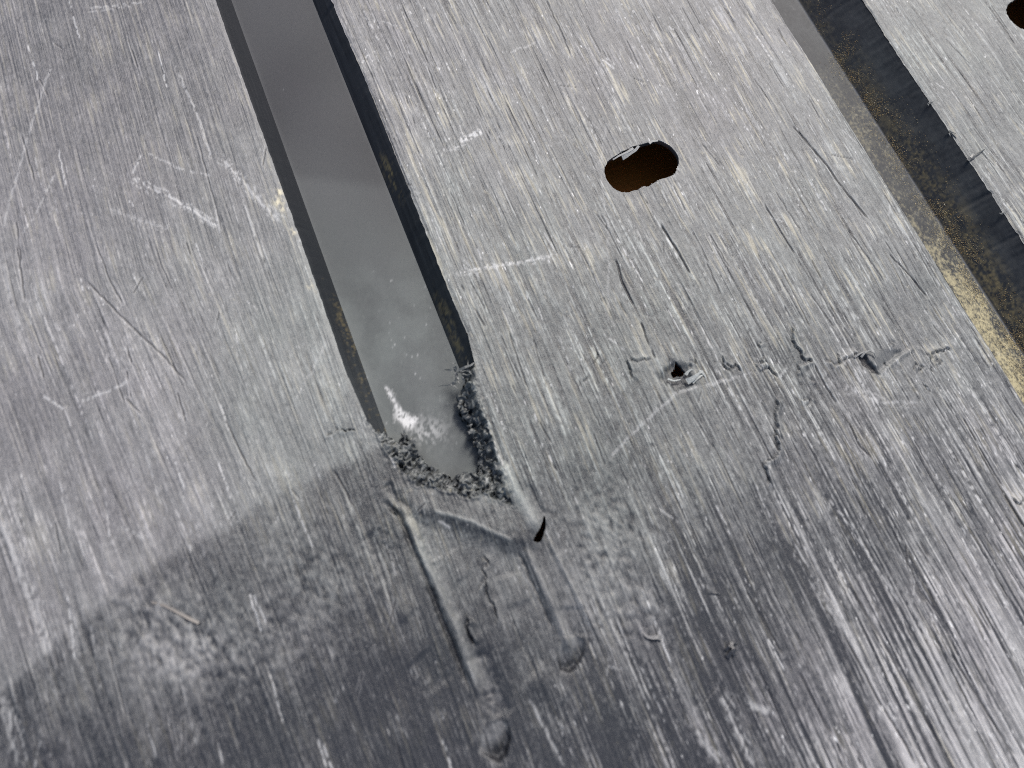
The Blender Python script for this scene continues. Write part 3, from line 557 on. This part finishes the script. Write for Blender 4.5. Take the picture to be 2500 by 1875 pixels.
def floor2(x_, y_, s):                                      # yellow dust lies thicker towards the near end
    u, v = ref(x_, y_, -H2); n = samp(N1, x_, y_); n2 = samp(N2, x_, y_); g = samp(gw, x_, y_)
    n0 = samp(N0, x_, y_); mid_ = np.exp(-((s - .55) / .33) ** 2)
    d = sst(-.9, 2.0, .25 * n2 + .35 * n + .35 * g + .55 * n0 - .75 + 1.9 * sst(400, 820, v) * mid_ + .8 * np.exp(-((v - 320) / 110) ** 2) * mid_) * sst(90, 300, v)
    d *= .30 + .50 * sst(450, 800, v)
    return np.stack([.04 + .02 * n2 + .015 * n + .05 * np.exp(-((1 - s) / .04) ** 2), .8 * d, 0 * s, .1 * np.clip(n - 2.2, 0, 1)], -1)
def wall2(x_, y_, s):                                       # s = 0 at the foot of the wall
    u, v = ref(x_, y_, -H2 * (1 - s)); n = samp(N1, x_, y_); n2 = samp(N2, x_, y_); g = samp(gw, x_, y_)
    d = .62 * sst(-1.1, 2.2, .3 * n + .3 * n2 + .6 * g + .5 * samp(N0, x_, y_)) * np.exp(-((s - .22) / .28) ** 2) * (.35 + .65 * sst(250, 420, v))
    smoke = sst(-.8, 1.6, n2 + .5 * samp(N3, x_ * 1.0, y_)) * np.exp(-((s - .6) / .25) ** 2)
    return np.stack([.03 + .05 * smoke + .012 * n, .5 * d, 0 * s, .35 * np.exp(-(s / .02) ** 2)], -1)
strip('groove_floor', F2L, F2R, -H2, -H2, YB, YT, 70, .5, M_floor2, floor2)
strip('groove_wall', GC, F2L, -.55, -H2, YB, YT, 8, 2.0, M_wall, lambda a, b, s: const_attr(len(s), .08), ea=ENC)
strip('groove_wall', F2R, GD, -H2, -.55, YB, YT, 60, .5, M_wall, wall2, eb=END)

# slot rims, slit and gouge walls: the thickness of the sheet
def rim_wall(name, q, depth, flare=.35, w0=.30, w1=.10):
    n = len(q); c = q.mean(0); out = q + (q - c) / np.linalg.norm(q - c, axis=1)[:, None] * .35
    zt = samp(hgt, q[:, 0], q[:, 1]); V_ = []; at_ = []
    for off, dz, w_ in ((out, -.12, w0), (q, -.05, w0), (q, -.8, .14), (q + (q - c) * .0, -depth * .6, w1), (q - (q - c) / np.linalg.norm(q - c, axis=1)[:, None] * -flare, -depth, w1)):
        V_.append(np.column_stack([off, zt + dz])); at_.append(const_attr(n, w_))
    k = len(V_); Fq = [[r * n + i, r * n + (i + 1) % n, (r + 1) * n + (i + 1) % n, (r + 1) * n + i] for r in range(k - 1) for i in range(n)]
    return mesh_obj(name, np.vstack(V_), np.array(Fq), M_torn, liner, np.vstack(at_))
srim = rim_wall('slot_rim', SLOT_A, 3.2); rim_wall('slot_rim', SLOT_B, 3.2); rim_wall('slit_rim', SLIT, 2.5, .3); grim = rim_wall('gouge_rim', GOUGE, 2.5, .2)

# thin torn pieces still attached to the liner
def ribbon(bm_v, bm_f, pts, w0, w1, th=.25, roll=0.0):
    p = np.asarray(pts, float); n = len(p); base_i = len(bm_v)
    for k in range(n):
        tg = p[min(k + 1, n - 1)] - p[max(k - 1, 0)]; tg /= np.linalg.norm(tg) + 1e-9
        sd_ = np.cross(tg, [0, 0, 1.0]); sd_ /= np.linalg.norm(sd_) + 1e-9; up = np.cross(sd_, tg)
        r = roll * k / n; s2 = sd_ * math.cos(r) + up * math.sin(r); u2 = np.cross(s2, tg); w = (w0 + (w1 - w0) * k / (n - 1)) * .5
        for a, b_ in ((-1, -1), (1, -1), (1, 1), (-1, 1)): bm_v.append(p[k] + s2 * a * w + u2 * b_ * th * .5)
        if k:
            o = base_i + 4 * k
            for i in range(4): bm_f.append([o - 4 + i, o - 4 + (i + 1) % 4, o + (i + 1) % 4, o + i])
    bm_f.append([base_i, base_i + 3, base_i + 2, base_i + 1]); o = base_i + 4 * (n - 1); bm_f.append([o, o + 1, o + 2, o + 3])
def curl(p0, d, L, lift, n=7, bend=0.0, wob=.15):
    p = np.array(p0, float); d = np.array(d, float); out = [p.copy()]
    for k in range(n - 1):
        a = bend * k / n; dd = np.array([d[0] * math.cos(a) - d[1] * math.sin(a), d[0] * math.sin(a) + d[1] * math.cos(a)])
        p = p + np.array([dd[0], dd[1], 0]) * L / (n - 1); p[2] += lift / (n - 1) * (1 if k < n * .6 else -.7); p += rng.normal(0, wob * L / n, 3); out.append(p.copy())
    return out
def P3(u, v, z_): return np.array([*at(u, v, z_), z_])
def flap(name, strokes, mat=None, w=.3, attr_w=.3, parent=None):
    bv, bf = [], []
    for s_ in strokes: ribbon(bv, bf, *s_)
    return mesh_obj(name, np.array(bv), bf, mat or M_torn, parent or liner, const_attr(len(bv), attr_w), smooth=False)
st = []
for k in range(18):                                         # tuft of shreds at the top right of the torn end
    p0 = P3(rng.normal(1124, 12), rng.normal(912, 10), rng.uniform(-2.5, -.5)); a = rng.uniform(0, 6.28)
    st.append((curl(p0, (math.cos(a), math.sin(a)), rng.uniform(2, 6), rng.uniform(-1.0, 2), 7, rng.uniform(-2.5, 2.5), .3), rng.uniform(.4, 1.3), .12, .2, rng.uniform(-2, 2)))
st.append(([P3(1118, 938, -1.0), P3(1105, 936, -1.5), P3(1092, 941, -2), P3(1080, 941, -2.2), P3(1070, 944, -2.4)], .7, .15, .2, 1))
st.append(([P3(1100, 938, -1.0), P3(1110, 943, -1.2), P3(1118, 950, -1.4), P3(1121, 962, -1.6)], .5, .15, .2, 1))
st.append(([P3(1120, 905, -1), P3(1135, 897, .3), P3(1150, 892, .6), P3(1158, 886, .4)], 1.4, .7, .3, .5))
flap('shredded_tuft', st, attr_w=.20, parent=rim)
st = []
for k in range(26):                                        # ragged fibres along the broken edge
    i = rng.integers(30, len(IPm) - 40); p = IPm[i]; z0 = -3.2 + rng.normal(0, .5)
    g = p - np.array(at(1100, 1040, 0)); g /= np.linalg.norm(g); a = rng.normal(0, .9); d = -np.array([g[0] * math.cos(a) - g[1] * math.sin(a), g[0] * math.sin(a) + g[1] * math.cos(a)])
    st.append((curl((p[0] + g[0] * rng.uniform(0, 3.5), p[1] + g[1] * rng.uniform(0, 3.5), z0 + rng.uniform(0, 2.4)), d, rng.uniform(.7, 2.2), rng.uniform(-.8, .9), 5, rng.uniform(-1.5, 1.5), .3), rng.uniform(.3, .9), .12, .22, rng.uniform(-1, 1)))
tag(flap('torn_fibres', st, attr_w=.14, parent=rim), kind='stuff')
flap('slot_flap', [([P3(1560, 356, .1), P3(1552, 366, -.4), P3(1540, 373, -.7), P3(1528, 381, -.8), P3(1519, 386, -.6)], 1.2, 2.2, .3, .8), ([P3(1546, 362, -.2), P3(1532, 371, -.3), P3(1512, 380, -.3), P3(1496, 390, -.5)], 1.3, .6, .3, .4),
                   ([P3(1585, 350, .1), P3(1592, 345, .2), P3(1606, 344, .1)], 1.4, .8, .3, .3)], M_panel, attr_w=.75, parent=srim)
flap('gouge_flap', [([P3(1690, 934, .2), P3(1700, 925, .9), P3(1712, 917, 1.0), P3(1719, 913, .6)], 1.6, .6, .3, .6), ([P3(1674, 915, .2), P3(1682, 905, .8), P3(1690, 902, .5)], 1.5, .4, .3, -.7), ([P3(1630, 925, .1), P3(1645, 930, .5), P3(1662, 927, .4)], .9, .4, .3, .5), ([P3(1677, 932, .3), P3(1688, 926, 1.2), P3(1699, 918, 1.7), P3(1710, 909, 1.5)], 2.9, .9, .3, -.5), ([P3(1707, 908, 1.3), P3(1714, 908, 1.4), P3(1720, 916, .5), P3(1724, 924, .1)], 2.0, .5, .3, .4)], M_panel, attr_w=1.1, parent=grim)
flap('chip_flap', [([P3(2102, 872, .2), P3(2112, 860, .9), P3(2124, 856, 1.2), P3(2134, 862, .9), P3(2138, 872, .3)], 1.0, .4, .25, .9), ([P3(2086, 872, .2), P3(2098, 864, .6), P3(2110, 858, .5)], 1.0, .5, .3, .3)], M_panel, attr_w=.45)
for u0, v0, L in ((2317, 322, 3.2), (2268, 252, 2.2), (2446, 520, 2.6)):      # burrs on the right groove's far edge
    st = [(curl(P3(u0 + rng.normal(0, 3), v0 + rng.normal(0, 3), .1), (-.7 * (1 if k % 2 else -.6), -.5 + rng.normal(0, .4)), L * rng.uniform(.6, 1.2), .8, 6, rng.uniform(-1, 1), .2), .7, .2, .22, .5) for k in range(5)]
    flap('edge_burr', st, M_panel, attr_w=.4)

# ------------------------------------------------------------------ what lies below and on the liner
bd = mesh_obj('wooden_floor', [(X0 - 480, Y0 - 480, -33), (X1 + 480, Y0 - 480, -33), (X1 + 480, Y1 + 480, -33), (X0 - 480, Y1 + 480, -33)], [[0, 1, 2, 3]], M_board, None, None, False)
tag(bd, 'brown wooden floor seen dimly through the slots', None, None, 'structure')

# grains of golden sawdust in the right groove, on its floor and caught on its wall
gv, gt = [], []
def grains(n, fu):
    for _ in range(n):
        p, r, tone = fu()
        if p is None: continue
        ax = rng.normal(size=(4, 3)); ax /= np.linalg.norm(ax, axis=1)[:, None]; gv.append(p + ax * r * np.array([1, 1, .6])); gt.extend([tone] * 4)
dmap = noise(2.2, 3.5)
def on_floor():
    v = rng.uniform(150, 1000) if rng.random() < .35 else 1000 - abs(rng.normal(0, 230)); yv = None
    s = rng.random(); x_ = F2R - abs(rng.normal(0, 5)) ; y_ = float(at(1887 + .645 * v, v, -H2)[1]) + rng.normal(0, 4)
    if x_ < F2L or samp(dmap, np.array([x_]), np.array([y_]))[0] < rng.normal(.3, .6) - .9 * (v > 560): return None, 0, 0
    return np.array([x_, y_, -H2 + .1]), rng.uniform(.10, .28), rng.uniform(.45, 1)
def on_wall():
    v = rng.uniform(40, 900); s = abs(rng.normal(.05, .22)); x_ = F2R + (GD - F2R) * s; y_ = float(at(1940 + .645 * v, v, -H2)[1]) + rng.normal(0, 6)
    if s > .7 or samp(dmap, np.array([x_]), np.array([y_]))[0] < rng.normal(.5, .5): return None, 0, 0
    return np.array([x_, y_, -H2 + (H2 - .45) * s + .12]), rng.uniform(.10, .30), rng.uniform(0, .75)
grains(16000, on_floor); grains(15000, on_wall)
gvv = np.concatenate(gv); ng = len(gv); b4 = np.arange(ng)[:, None] * 4
gf = np.concatenate([b4 + np.array([[0, 1, 2]]), b4 + np.array([[0, 2, 3]]), b4 + np.array([[0, 3, 1]]), b4 + np.array([[1, 3, 2]])])
sd_o = mesh_obj('sawdust', gvv, gf, M_dust, None, None, False)
ga = sd_o.data.attributes.new('grain_tone', 'FLOAT', 'POINT'); ga.data.foreach_set('value', np.array(gt, np.float32))
tag(sd_o, 'golden sawdust grains lying along the right groove', 'sawdust', None, 'stuff')

# loose bits on the surface
def loose(name, strokes, mat, label, cat, w=.3, group=None):
    bv, bf = [], []
    for s_ in strokes: ribbon(bv, bf, *s_)
    o = mesh_obj(name, np.array(bv), bf, mat, None, const_attr(len(bv), w), smooth=False); return tag(o, label, cat, group)
loose('plastic_shaving', [([P3(2363, 392, .3), P3(2370, 384, 1.0), P3(2380, 376, 1.6), P3(2392, 371, 1.3), P3(2404, 364, .5)], 1.7, .4, .25, .9), ([P3(2366, 390, .3), P3(2374, 386, .8), P3(2384, 381, 1.0)], 1.0, .3, .25, -.6)], M_torn,
      'dark curled plastic shaving on the far edge of the right groove', 'shaving', .2)
loose('plastic_crumb', [([P3(1772, 1588, .3), P3(1780, 1578, 1.4), P3(1790, 1570, 1.2), P3(1802, 1572, .3)], 1.2, .5, .6, .6), ([P3(1776, 1606, .3), P3(1786, 1590, 1.2), P3(1797, 1586, .6)], 1.8, .6, .7, -.5),
      ([P3(1784, 1568, .3), P3(1789, 1584, 1.0), P3(1792, 1602, .3)], 1.0, 1.2, .5, .4)], M_torn, 'small dark jagged plastic crumb lying on the streaked near right surface', 'crumb', .05)
loose('plastic_crumb', [([P3(1570, 1545, .2), P3(1580, 1555, .8), P3(1592, 1557, 1.0), P3(1606, 1556, .9), P3(1614, 1560, .3)], .9, 1.9, .7, .5)], M_panel, 'pale worm-like crumb of plastic right of the upper scooped dent', 'crumb', .35)
loose('fibre', [([P3(370, 1470, .2), P3(400, 1478, .4), P3(425, 1490, .5), P3(445, 1501, .4), P3(465, 1512, .6), P3(486, 1521, .2)], .9, 1.3, .35, .5)], M_fibre, 'pale straw-like fibre lying on the dark near left surface', 'fibre', .6)
loose('plastic_shaving', [([P3(1728, 1449, .2), P3(1738, 1446, .8), P3(1750, 1448, .7), P3(1757, 1452, .2)], .7, .3, .25, .4)], M_torn, 'tiny thin black shaving above the dark jagged crumb', 'shaving', .1)
print('done')
